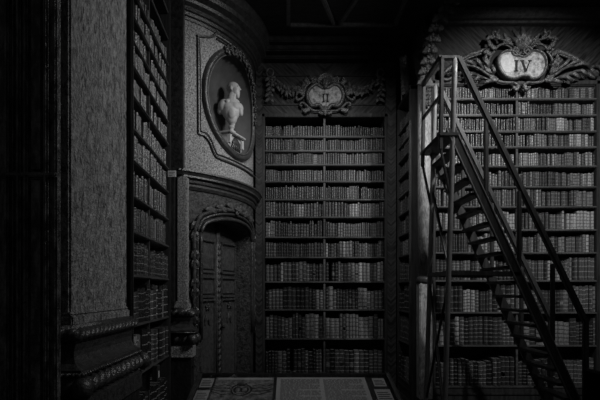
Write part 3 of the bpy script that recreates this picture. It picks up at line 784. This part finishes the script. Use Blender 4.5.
for s in (-1, 1):
    tube(bm, path(Lc, [(519 + s * 3, 52), (519 + s * 9, 47), (519 + s * 16, 43), (519 + s * 23, 41), (519 + s * 28, 38), (519 + s * 28, 34), (519 + s * 25, 35)], -.06), .014, 6)
    tube(bm, path(Lc, [(519 + s * 8, 52), (519 + s * 13, 48), (519 + s * 20, 47), (519 + s * 26, 49), (519 + s * 32, 46), (519 + s * 31, 42)], -.05), .012, 6)
    for a, b_, c in (((20, 42), (24, 37), (22, 32)), ((26, 40), (32, 40), (36, 43)), ((14, 45), (15, 40), (18, 36))):
        leaf(bm, [Lc(519 + s * q[0], q[1], -.06) for q in (a, b_, c)], .045, .035)
obj('leaf_crest', bm, 'gilt', cIV, smooth=True)
for s in (-1, 1):                                          # acanthus sprays running out to both sides
    X = lambda x: 519 + s * (x - 519)
    bm = bmesh.new()
    tube(bm, path(Lc, [(X(544), 80), (X(552), 77), (X(560), 71.5), (X(569), 68), (X(579), 67.5)], -.06), .016, 8)
    tube(bm, path(Lc, [(X(540), 83), (X(550), 81), (X(560), 77.5), (X(569), 74), (X(578), 73)], -.04), .011, 8)
    tube(bm, path(Lc, [(X(546), 76), (X(550), 71), (X(553), 65), (X(555), 60)], -.05), .010, 6)
    for q in (((551, 73), (553, 68), (557, 64), (557, 59)), ((556, 71), (561, 67), (565, 63), (570, 62)), ((563, 69), (569, 66), (574, 65), (580, 66)), ((570, 68), (577, 67), (583, 68), (588, 71)),
              ((556, 79), (562, 80), (566, 83), (571, 83)), ((563, 76), (569, 77), (573, 80), (578, 80)), ((571, 73), (577, 74), (581, 77), (586, 78)), ((546, 82), (551, 84), (556, 85.5), (561, 84)), ((549, 79), (547, 75), (549, 70), (547, 66))):
        leaf(bm, [Lc(X(x), y, -.03 - .06 * (i == 1 or i == 2)) for i, (x, y) in enumerate(q)], .034, .05, lobes=5)
    for x, y in ((563, 83), (571, 81), (580, 78), (586, 75)): flower(bm, Lc(X(x), y, -.05), .018)
    obj('acanthus_spray', bm, 'gilt', cIV, smooth=True)
bm = bmesh.new(); k = D / F
def pt(x, y): return ((x - 519) * k, (72 - y) * k)
def st(a, b_, wd): (x0, z0), (x1, z1) = pt(*a), pt(*b_); return (x0, z0, x1, z1, wd * k)
strokes(bm, [st((513.5, 63.5), (513.5, 74), 2.0), st((511.5, 63.7), (515.5, 63.7), .8), st((511.5, 73.8), (515.5, 73.8), .8), st((519, 63.5), (522.8, 74.2), 2.0), st((526.8, 63.5), (522.8, 74.2), 1.1), st((517.2, 63.7), (521, 63.7), .8), st((525, 63.7), (528.6, 63.7), .8)], -.074, .012)
obj('numeral', bm, 'ink', cIV)
# arched moulding over the cartouche, in two halves
for s in (-1, 1):
    X = lambda x: 519 + s * (x - 519)
    bm = bmesh.new()
    tube(bm, [px(X(x), y, DB - .045) for x, y in ((546, 49), (552, 50), (560, 52), (568, 55), (576, 59), (584, 64.5), (591, 70), (597, 76))], .03, 8)
    tube(bm, [px(X(x), y, DB - .05) for x, y in ((546, 51.5), (552, 52.5), (560, 54.5), (568, 57.5), (576, 61.5), (584, 67), (590, 72))], .014, 6)
    tube(bm, [p + Vector((px(X(593), 74, DB).x, DB - .03, px(X(593), 74, DB).z)) for p in spiral((0, 0), .10, .02, 0, 1.2 * s, 16)], .022, 6)
    obj('arched_molding', local(bm, Vector((0, DB, 0))), 'gilt', tIV, smooth=True)
bm = bmesh.new()
top_ = [(446, 74), (454, 68), (462, 62.5), (470, 58), (478, 55), (486, 52), (494, 50), (544, 50), (552, 52), (560, 54), (568, 57), (576, 61), (584, 66), (592, 73), (595, 86), (443, 86)]
pts_ = [px(x, y, DB + .01) for x, y in top_]
f0 = [bm.verts.new(p) for p in pts_]; f1 = [bm.verts.new(p + Vector((0, .018, 0))) for p in pts_]
bm.faces.new(f0); bm.faces.new(f1[::-1])
for i in range(len(f0)): bm.faces.new((f0[i], f1[i], f1[(i + 1) % len(f0)], f0[(i + 1) % len(f0)]))
obj('dark_backing', local(bm, Vector((0, DB, 0))), 'ink', tIV)  # black sheet added; its colour stands for the darkness behind the openwork
# leaf garlands hanging on the posts
def garland(label, pts, D, size, m='carve', nrm=Vector((0, -1, 0)), cnt=4):
    P = catmull([px(x, y, D) for x, y in pts], cnt); o_ = P[-1].copy()
    t = thing('leaf_garland', label, 'carving', o_)
    b1, b2 = bmesh.new(), bmesh.new()
    for i, p in enumerate(P):
        flower(b1, p + Vector((random.uniform(-.02, .02), -.02, 0)), size * random.uniform(.5, .8))
        for e in (-1, 1):
            a = p + Vector((e * size * .5, -.02, -size * .2)); b_ = p + Vector((e * size * 1.2, 0, -size * random.uniform(.1, .9)))
            leaf(b2, [p, a, b_], size * 1.1, .03, lobes=3)
    obj('blossoms', local(b1, o_), m, t, smooth=True); obj('leaves', local(b2, o_), m, t, smooth=True)
garland('carved leaf garland climbing the edge left of bookcase IV towards the soffit', ((459, -8), (452, 0), (446, 8), (440, 17), (436, 27), (433, 38), (430, 49), (428, 60), (426, 70), (425, 80)), DB - .26, .075, cnt=1)
garland('short carved leaf drop high on the alcove side, right of festoon', ((404, 58), (405, 68), (405, 78), (406, 92)), DB + .35, .05)
garland('thin carved garland hanging beside the ladder platform behind the marble pilaster top', ((428, 80), (427, 90), (427, 104)), DB - .14, .04)

# ------------------------------------------------------------------ the ladder
DN, DF = 4.30, 4.88
def lp(x, y): return (x - VX) * DN / F, EYE + (VY - y) * DN / F
lad = thing('library_ladder', 'tall wooden library ladder with handrails and platform in front of bookcase IV', 'ladder', (2.0, (DN + DF) / 2, 0))
lo = lad.location
def addl(nm, bm, m='ladderwood', parent=None, **k): return obj(nm, local(bm, lo), m, parent or lad, **k)
UY = Vector((0, 1, 0))
def P3(x, y, D): a, b_ = lp(x, y); return Vector((a, D, max(b_, .0)))
yf = VY + EYE * F / DN                                      # photo row of the floor in the near plane
for D in (DN, DF):
    bm = bmesh.new(); beam(bm, P3(458, 57, D), P3(586, 323, D), .05, .055, UY, .01); addl('handrail', bm)
    bm = bmesh.new(); beam(bm, P3(585.5, 321, D), P3(585.5, yf, D), .045, .045, UY, .008); addl('newel_post', bm)
    bm = bmesh.new(); beam(bm, P3(450, 128, D), P3(449 + (yf - 2 - 125) / 2.18, yf - 2, D), .086, .030, UY, .006)
    s_ = addl('stringer', bm)
    bm = bmesh.new(); o1 = -.017 if D == DN else .017
    for q in (-4.5, 4.5):
        beam(bm, P3(450 + q, 128, D) + Vector((0, o1, 0)), P3(449 + q + (yf - 6 - 125) / 2.18, yf - 6, D) + Vector((0, o1, 0)), .012, .012, UY, .003)
    addl('edge_highlight', bm, 'litwood', s_)  # thin pale strips painted as the highlight along the stringer's edges
    for x, y0, y1 in ((486, 118, 196), (519, 189, 268), (552.5, 262, 341)):
        bm = bmesh.new(); beam(bm, P3(x, y0 + 2, D), P3(x, y1, D), .036, .036, UY, .006); addl('baluster', bm)
    bm = bmesh.new(); beam(bm, P3(442, 57, D), P3(440.5, 150, D), .034, .04, UY, .006); addl('guard_post', bm)
    bm = bmesh.new()                                       # turned rear leg
    a, b_ = P3(455, 58, D), P3(443.5, yf - 6, D); n_ = 24
    sweep(bm, [a.lerp(b_, i / n_) for i in range(n_ + 1)], circ(.024, 12), UY); addl('rear_leg', bm, 'litwood', smooth=True)
    bm = bmesh.new(); beam(bm, P3(440, 58, D), P3(460, 58, D), .036, .045, UY, .008); addl('guard_rail', bm)
    bm = bmesh.new(); beam(bm, P3(448.5, 273, D), P3(520, 274, D), .045, .03, UY, .006); addl('tie_bar', bm)
    bm = bmesh.new(); beam(bm, P3(440.5, 148, D), P3(451, 200, D), .022, .03, UY, .005); addl('bracket', bm)
    bm = bmesh.new(); beam(bm, P3(442.5, yf - 11, D), P3(590, yf - 11, D), .05, .04, UY, .006); addl('base_rail', bm)
    for x in (445, 584):
        bm = bmesh.new(); c = P3(x, yf, D); 
        lathe(bm, [(.006, -.014), (.036, -.013), (.038, -.006), (.038, .006), (.036, .013), (.006, .014)], 18)
        bmesh.ops.rotate(bm, verts=bm.verts, matrix=Matrix.Rotation(pi / 2, 3, 'X')); bmesh.ops.translate(bm, verts=bm.verts, vec=(c.x, c.y, .038))
        addl('caster', bm, 'iron', smooth=True)
def cross(nm, a, b_, wd=.035, th=.04, m='ladderwood'):
    bm = bmesh.new(); beam(bm, a, b_, wd, th, Vector((0, 0, 1)), .006); return addl(nm, bm, m)
cross('guard_rail', P3(441, 57, DN), P3(441, 57, DF), .04, .045)
cross('guard_rail', P3(441, 95, DN), P3(441, 95, DF), .03, .03)
cross('tie_bar', P3(448.5, 273, DN), P3(448.5, 273, DF))
cross('tie_bar', P3(445, 420, DN), P3(445, 420, DF))
cross('base_rail', P3(586, yf - 11, DN), P3(586, yf - 11, DF), .05, .04)
cross('base_rail', P3(443, yf - 11, DN), P3(443, yf - 11, DF), .05, .04)
cross('diagonal_brace', P3(451.5, 178, DF), P3(449, 268, DN), .022, .018)
cross('diagonal_brace', P3(448.5, 282, DN), P3(444.5, 415, DF), .022, .018)
cross('diagonal_brace', P3(448.5, 282, DF), P3(444.5, 415, DN), .022, .018)
a, z = lp(438.5, 133); b_, _ = lp(458, 133)
bm = B(a, b_, DN - .03, DF + .03, z - .035, z, bev=.006); addl('platform', bm, 'treadwood')
step = 14.75; i = 0; y = 133 + step
while y < yf - 10:
    xc = 449 + (y - 125) / 2.18; a, z = lp(xc - 9, y); b_, _ = lp(xc + 4, y)
    addl('tread', B(a, b_, DN + .014, DF - .014, z - .026, z, bev=.005), 'treadwood'); y += step

# ------------------------------------------------------------------ the bust in the niche
ph, Db = hit(231.5, RW - .10)
bl = cyl(ph, RW - .10, EYE + (VY - 133) * Db / F)
kb = Db / F                                                # metres per pixel there
bust = thing('marble_bust', 'white marble bust of a bald bearded man in profile inside the oval niche', 'bust', bl)
bm = bmesh.new()
RZ = lambda a: Matrix.Rotation(a, 3, 'Z'); RX = lambda a: Matrix.Rotation(a, 3, 'X'); RY = lambda a: Matrix.Rotation(a, 3, 'Y')
# torso seen from the front right of the viewer, shoulders cut short (x to the right of the picture, -y to the camera)
z0 = .105
ell(bm, (-.005, 0, z0 + .17), .115, .085, .13, None, 24, 16); ell(bm, (.006, -.01, z0 + .085), .068, .06, .095, None, 20, 14)
ell(bm, (.01, 0, z0 + .01), .036, .036, .05, None, 16, 10)
ell(bm, (-.10, .0, z0 + .225), .066, .075, .085, RY(.3), 20, 14); ell(bm, (-.135, .01, z0 + .185), .038, .05, .06, RY(.3), 16, 10)
ell(bm, (.095, .01, z0 + .205), .05, .065, .065, RY(-.3), 20, 14); ell(bm, (.115, .005, z0 + .15), .03, .045, .05, None, 16, 10)
ell(bm, (-.03, -.045, z0 + .205), .07, .040, .055, None, 16, 12); ell(bm, (.045, -.040, z0 + .205), .06, .040, .055, None, 16, 12); ell(bm, (.01, -.062, z0 + .13), .05, .028, .08, None, 16, 12)
ell(bm, (.0, .01, z0 + .28), .10, .065, .04, None, 20, 12)
ell(bm, (.005, .0, z0 + .325), .056, .054, .10, RY(.25), 18, 12); ell(bm, (.03, -.03, z0 + .31), .02, .02, .08, RY(.3), 12, 8)
ell(bm, (.004, -.004, z0 + .125), .083, .078, .016, RY(.08), 24, 8)           # waist band of the cuirass
ell(bm, (-.045, -.062, z0 + .262), .026, .020, .026, None, 12, 8)       # round brooch
# head, facing right and slightly to the camera
hc = Vector((.026, .0, z0 + .432)); HR = RZ(radians(-14))
def hd(x, y, z, a, b_, c, r=None):
    r_ = HR @ (r if r is not None else Matrix.Identity(3)); ell(bm, hc + HR @ (Vector((x, y, z)) * .9), a * .9, b_ * .9, c * .9, r_, 18, 12)
hd(-.012, 0, .022, .090, .070, .078); hd(.03, 0, -.01, .058, .058, .075); hd(.035, 0, -.048, .055, .052, .048, RY(.2)); hd(.048, .026, -.03, .03, .026, .034); hd(.048, -.026, -.03, .03, .026, .034); hd(.0, 0, -.035, .055, .055, .05)
hd(.077, 0, .022, .012, .045, .012); hd(.092, 0, -.012, .020, .013, .014); hd(.084, 0, .004, .012, .010, .03, RY(-.35))
for s in (-1, 1):
    hd(.068, s * .026, .006, .012, .013, .009); hd(.056, s * .034, -.018, .022, .018, .018); hd(-.012, s * .068, -.005, .018, .008, .030)
hd(.078, 0, -.042, .013, .024, .007); hd(.074, 0, -.054, .012, .020, .007)
hd(.056, 0, -.080, .032, .036, .034, RY(.2)); hd(.064, 0, -.104, .020, .024, .028, RY(.2)); hd(.03, .03, -.06, .035, .012, .03); hd(.03, -.03, -.06, .035, .012, .03)
me = bpy.data.meshes.new('tmp'); bm.to_mesh(me); bm.free(); tmp = bpy.data.objects.new('tmp', me); COL.objects.link(tmp)
md = tmp.modifiers.new('r', 'REMESH'); md.mode = 'VOXEL'; md.voxel_size = .0055
sm = tmp.modifiers.new('s', 'SMOOTH'); sm.iterations = 3; sm.factor = .5
dg = bpy.context.evaluated_depsgraph_get(); me2 = bpy.data.meshes.new_from_object(tmp.evaluated_get(dg)); bpy.data.objects.remove(tmp)
me2.name = 'figure'; me2.materials.clear(); me2.materials.append(M['marble']); me2.polygons.foreach_set('use_smooth', [True] * len(me2.polygons))
fo = link('figure', me2, None, bust); fo.scale = (1.0, 1, 1.0)
bm = bmesh.new(); lathe(bm, [(.052, 0), (.055, .012), (.04, .022), (.026, .035), (.025, .05), (.036, .062), (.04, .072), (.03, .09)], 24)
obj('socle', bm, 'marble', bust, smooth=True)
# console below the bust
con = thing('bust_console', 'stone console with pale slab top carrying the bust at the niche bottom', 'console', bl + Vector((0, 0, -.20)), ph + pi / 2)
bm = bmesh.new(); box(bm, -.075, .075, -.05, .06, .172, .199, .008); box(bm, -.19, .19, -.10, .06, .148, .174, .006); obj('top_slab', bm, 'marble', con)
bm = bmesh.new()
prof = [(.17, .15), (.165, .11), (.175, .06), (.178, .03), (.16, .0), (.125, -.03), (.08, -.055), (.0, -.068)]
pp = [(x, z) for x, z in prof] + [(-x, z) for x, z in prof[::-1][1:]]
f0 = [bm.verts.new((x, -.05, z)) for x, z in pp]; f1 = [bm.verts.new((x, .06, z)) for x, z in pp]
bm.faces.new(f0); bm.faces.new(f1[::-1])
for i in range(len(pp)): bm.faces.new((f0[i], f1[i], f1[(i + 1) % len(pp)], f0[(i + 1) % len(pp)]))
for q in (-1, 1): beam(bm, (q * .145, -.055, .135), (q * .155, -.055, .035), .04, .03, Vector((0, -1, 0)), .008)
obj('bracket', bm, 'marble', con)
bm = bmesh.new()
for i in range(5): leaf(bm, [(0, -.055, .12), ((i - 2) * .03, -.075, .06), ((i - 2) * .05, -.06, -.03)], .05, .02)
obj('leaf_ornament', bm, 'moulding', con, smooth=True)

# ------------------------------------------------------------------ glass display cases
TILT = radians(14)
def display_case(label, loc, rz, wd=1.24, dp=.86, hb=.955):
    """sloping desk case; local -y is the low front, hb the height of the back edge"""
    t = thing('display_case', label, 'display case', loc, rz, 'sloping glass display cases')
    zf = hb - dp * math.tan(TILT); sl = math.tan(TILT)
    def side(x0, x1, z0, lip):
        bm = bmesh.new(); c = [(0, z0), (0, hb - lip), (-dp, zf - lip), (-dp, z0)]
        a = [bm.verts.new((x0, y, z)) for y, z in c]; b_ = [bm.verts.new((x1, y, z)) for y, z in c]
        bm.faces.new(a); bm.faces.new(b_[::-1])
        for i in range(4): bm.faces.new((a[i], b_[i], b_[(i + 1) % 4], a[(i + 1) % 4]))
        return bm
    h = wd / 2
    obj('body', side(-h + .02, h - .02, (.52), .016), 'panel', t)
    for s in (-1, 1): obj('side_board', side(s * h - (.022 if s > 0 else 0), s * h + (.022 if s < 0 else 0), .50, .004), 'wood', t)
    obj('back_board', B(-h, h, -.022, .0, .5, hb, bev=.003), 'wood', t)
    obj('front_board', B(-h, h, -dp, -dp + .022, .5, zf, bev=.003), 'wood', t)
    for s in (-1, 1):
        bm = bmesh.new(); beam(bm, (s * (h - .012), 0, hb), (s * (h - .012), -dp, zf), .024, .012, Vector((0, 0, 1)), .003); obj('lid_rail', bm, 'wood', t)
    for y, z in ((-.006, hb - .002), (-dp + .012, zf + .002)):
        bm = bmesh.new(); beam(bm, (-h, y, z), (h, y, z), .014 if y > -.1 else .024, .010, Vector((0, 0, 1)), .003); obj('lid_rail', bm, 'wood', t)
    bm = bmesh.new(); beam(bm, (0, -.02, hb - .005), (0, -dp + .02, zf + .005), wd - .05, .003, Vector((0, 0, 1)), 0); obj('glass_lid', bm, 'glass', t)
    for sx in (-1, 1):
        for y in (-.05, -dp + .05):
            bm = bmesh.new(); rr = [(.03, .52), (.03, .44), (.022, .42), (.03, .38), (.024, .2), (.016, .08), (.026, .04), (.02, 0)]
            lathe(bm, rr[::-1], 14, (sx * (h - .06), y, 0)); obj('leg', bm, 'wood', t, smooth=True)
    bm = bmesh.new(); ell(bm, (0, .0, hb + .006), .014, .012, .012, None, 10, 6); obj('lock', bm, 'iron', t, smooth=True)
    return t
CD, CXo = 3.14, (294 - VX) * 3.14 / F
case = display_case('dark glass-topped display case holding printed sheets, in front of bookcase II', (CXo, CD, 0), 0)
display_case('corner of a dark display case standing beside the foot of the ladder', (2.38, 3.27, 0), pi / 2, hb=.866)
zbed = .955 - .016
def on_bed(x, y):
    """point of the case bed seen at photo (x, y)"""
    k = (VY - y) / F; sl = math.tan(TILT); D = (zbed - EYE - sl * CD) / (k - sl)
    return Vector(((x - VX) * D / F, D, zbed + sl * (D - CD)))
def sheet(name, label, cat, x0, x1, y0, y1, m, group=None, thk=.003, kids=()):
    """flat sheet covering photo rows y0..y1 and columns x0..x1 (taken at y0)"""
    a, b_ = on_bed(x0, y0), on_bed(x1, y0); c = on_bed((x0 + x1) / 2, y1); wd = b_.x - a.x; ln = (a - Vector((a.x, c.y, c.z))).length
    o = thing(name, label, cat, Vector(((a.x + b_.x) / 2, a.y, a.z + .0008)), 0, group); o.rotation_euler = (TILT, 0, 0)
    obj('sheet', B(-wd / 2, wd / 2, -ln, 0, 0, thk), m, o)
    return o, wd, ln, thk
# text panel with two columns
o, wd, ln, tk = sheet('text_panel', 'pale printed panel with two columns of text under the case glass', 'panel', 277, 364.5, 378, 409, 'card')
for s in (-1, 1):
    bm = bmesh.new()
    x0 = (-wd / 2 + .025) if s < 0 else .012; x1 = -.012 if s < 0 else wd / 2 - .025
    q = 0; yy = -.03
    while yy > -ln + .02:
        e = x1 if q % 6 != 5 else x0 + (x1 - x0) * random.uniform(.4, .8)
        x = x0
        while x < e - .012:
            l_ = min(random.uniform(.012, .04), e - x); box(bm, x, x + l_, yy - .0062, yy, tk, tk + .0005); x += l_ + .005
        yy -= .0135; q += 1
    obj('text_column', bm, 'text', o)
o, wd, ln, tk = sheet('engraved_print', 'aged engraving with a round emblem and scrolls beside the text panel', 'print', 217, 274, 378, 412, 'print')
bm = bmesh.new(); c = Vector((-.01, -ln * .40, tk + .001))
UZ = Vector((0, 0, 1))
def ring(cx_, cy_, rx, ry, r_): sweep(bm, [c + Vector((cx_ + rx * cos(2 * pi * i / 28), cy_ + ry * sin(2 * pi * i / 28), 0)) for i in range(28)], circ(r_, 4, .0008), up=UZ, closed=True)
ring(0, 0, .062, .075, .006); ring(0, 0, .045, .055, .003); ring(-.018, .0, .022, .03, .004); ring(.018, .0, .022, .03, .004); ring(0, .078, .03, .018, .004)
for s in (-1, 1):
    for j in range(4):
        sweep(bm, catmull([c + Vector((s * (.065 + .0 * j), .05 - j * .035, 0)), c + Vector((s * .11, .07 - j * .045, 0)), c + Vector((s * .15, .05 - j * .03, 0)), c + Vector((s * .185, .07 - j * .03, 0))], 5), circ(.0045, 4, .0008), up=UZ)
obj('emblem', bm, 'ink', o)
obj('pale_margin', B(-wd / 2 + .01, wd / 2 - .01, -.035, -.008, tk, tk + .0006), 'card', o)
bm = bmesh.new(); x = -wd / 2 + .01
while x < 0: box(bm, x, x + .02, -ln * .80, -ln * .80 + .012, tk, tk + .0006); x += .026
obj('caption', bm, 'paper', o)
for lab, x0, x1, y0, y1 in (('small grey caption card in the far left corner of the case', 202.5, 214.5, 379, 388), ('small grey caption card at the left edge, below the corner card', 197, 210, 391, 402),
                            ('small grey caption card in the far right corner of the case', 371.5, 383.5, 379, 387), ('small grey caption card at the right edge, below the corner card', 374, 389.5, 390, 402)):
    o, wd, ln, tk = sheet('caption_card', lab, 'card', x0, x1, y0, y1, 'card', 'caption cards in the display case', .004)
    bm = bmesh.new(); yy = -ln * .25
    for q in range(4):
        box(bm, -wd * .4, wd * (.4 if q % 2 else .3), yy - ln * .07, yy, tk, tk + .0006); yy -= ln * .17
    obj('printed_lines', bm, 'text', o)

# ------------------------------------------------------------------ small things on the left
t = thing('label_plaque', 'small white label plaque on the end post of the aisle bookcase', 'sign', px(171.8, 177, 4.86))
obj('plate', B(-.042, .042, 0, .012, 0, .066, bev=.003), 'sign', t)
bm = bmesh.new()
for q in range(3): box(bm, -.03, .03 - .012 * q, -.001, .001, .045 - q * .016, .050 - q * .016)
obj('printed_lines', bm, 'text', t)
t = thing('lock_box', 'small dark metal box with a pale mark low on the aisle bookcase', 'box', (-1.19, 4.22, .70))
obj('housing', B(-.045, .0, -.045, .045, 0, .14, bev=.004), 'iron', t, loc=(.035, 0, 0))
obj('pale_mark', B(.036, .038, -.012, .012, .03, .09, bev=.0006), 'sign', t)
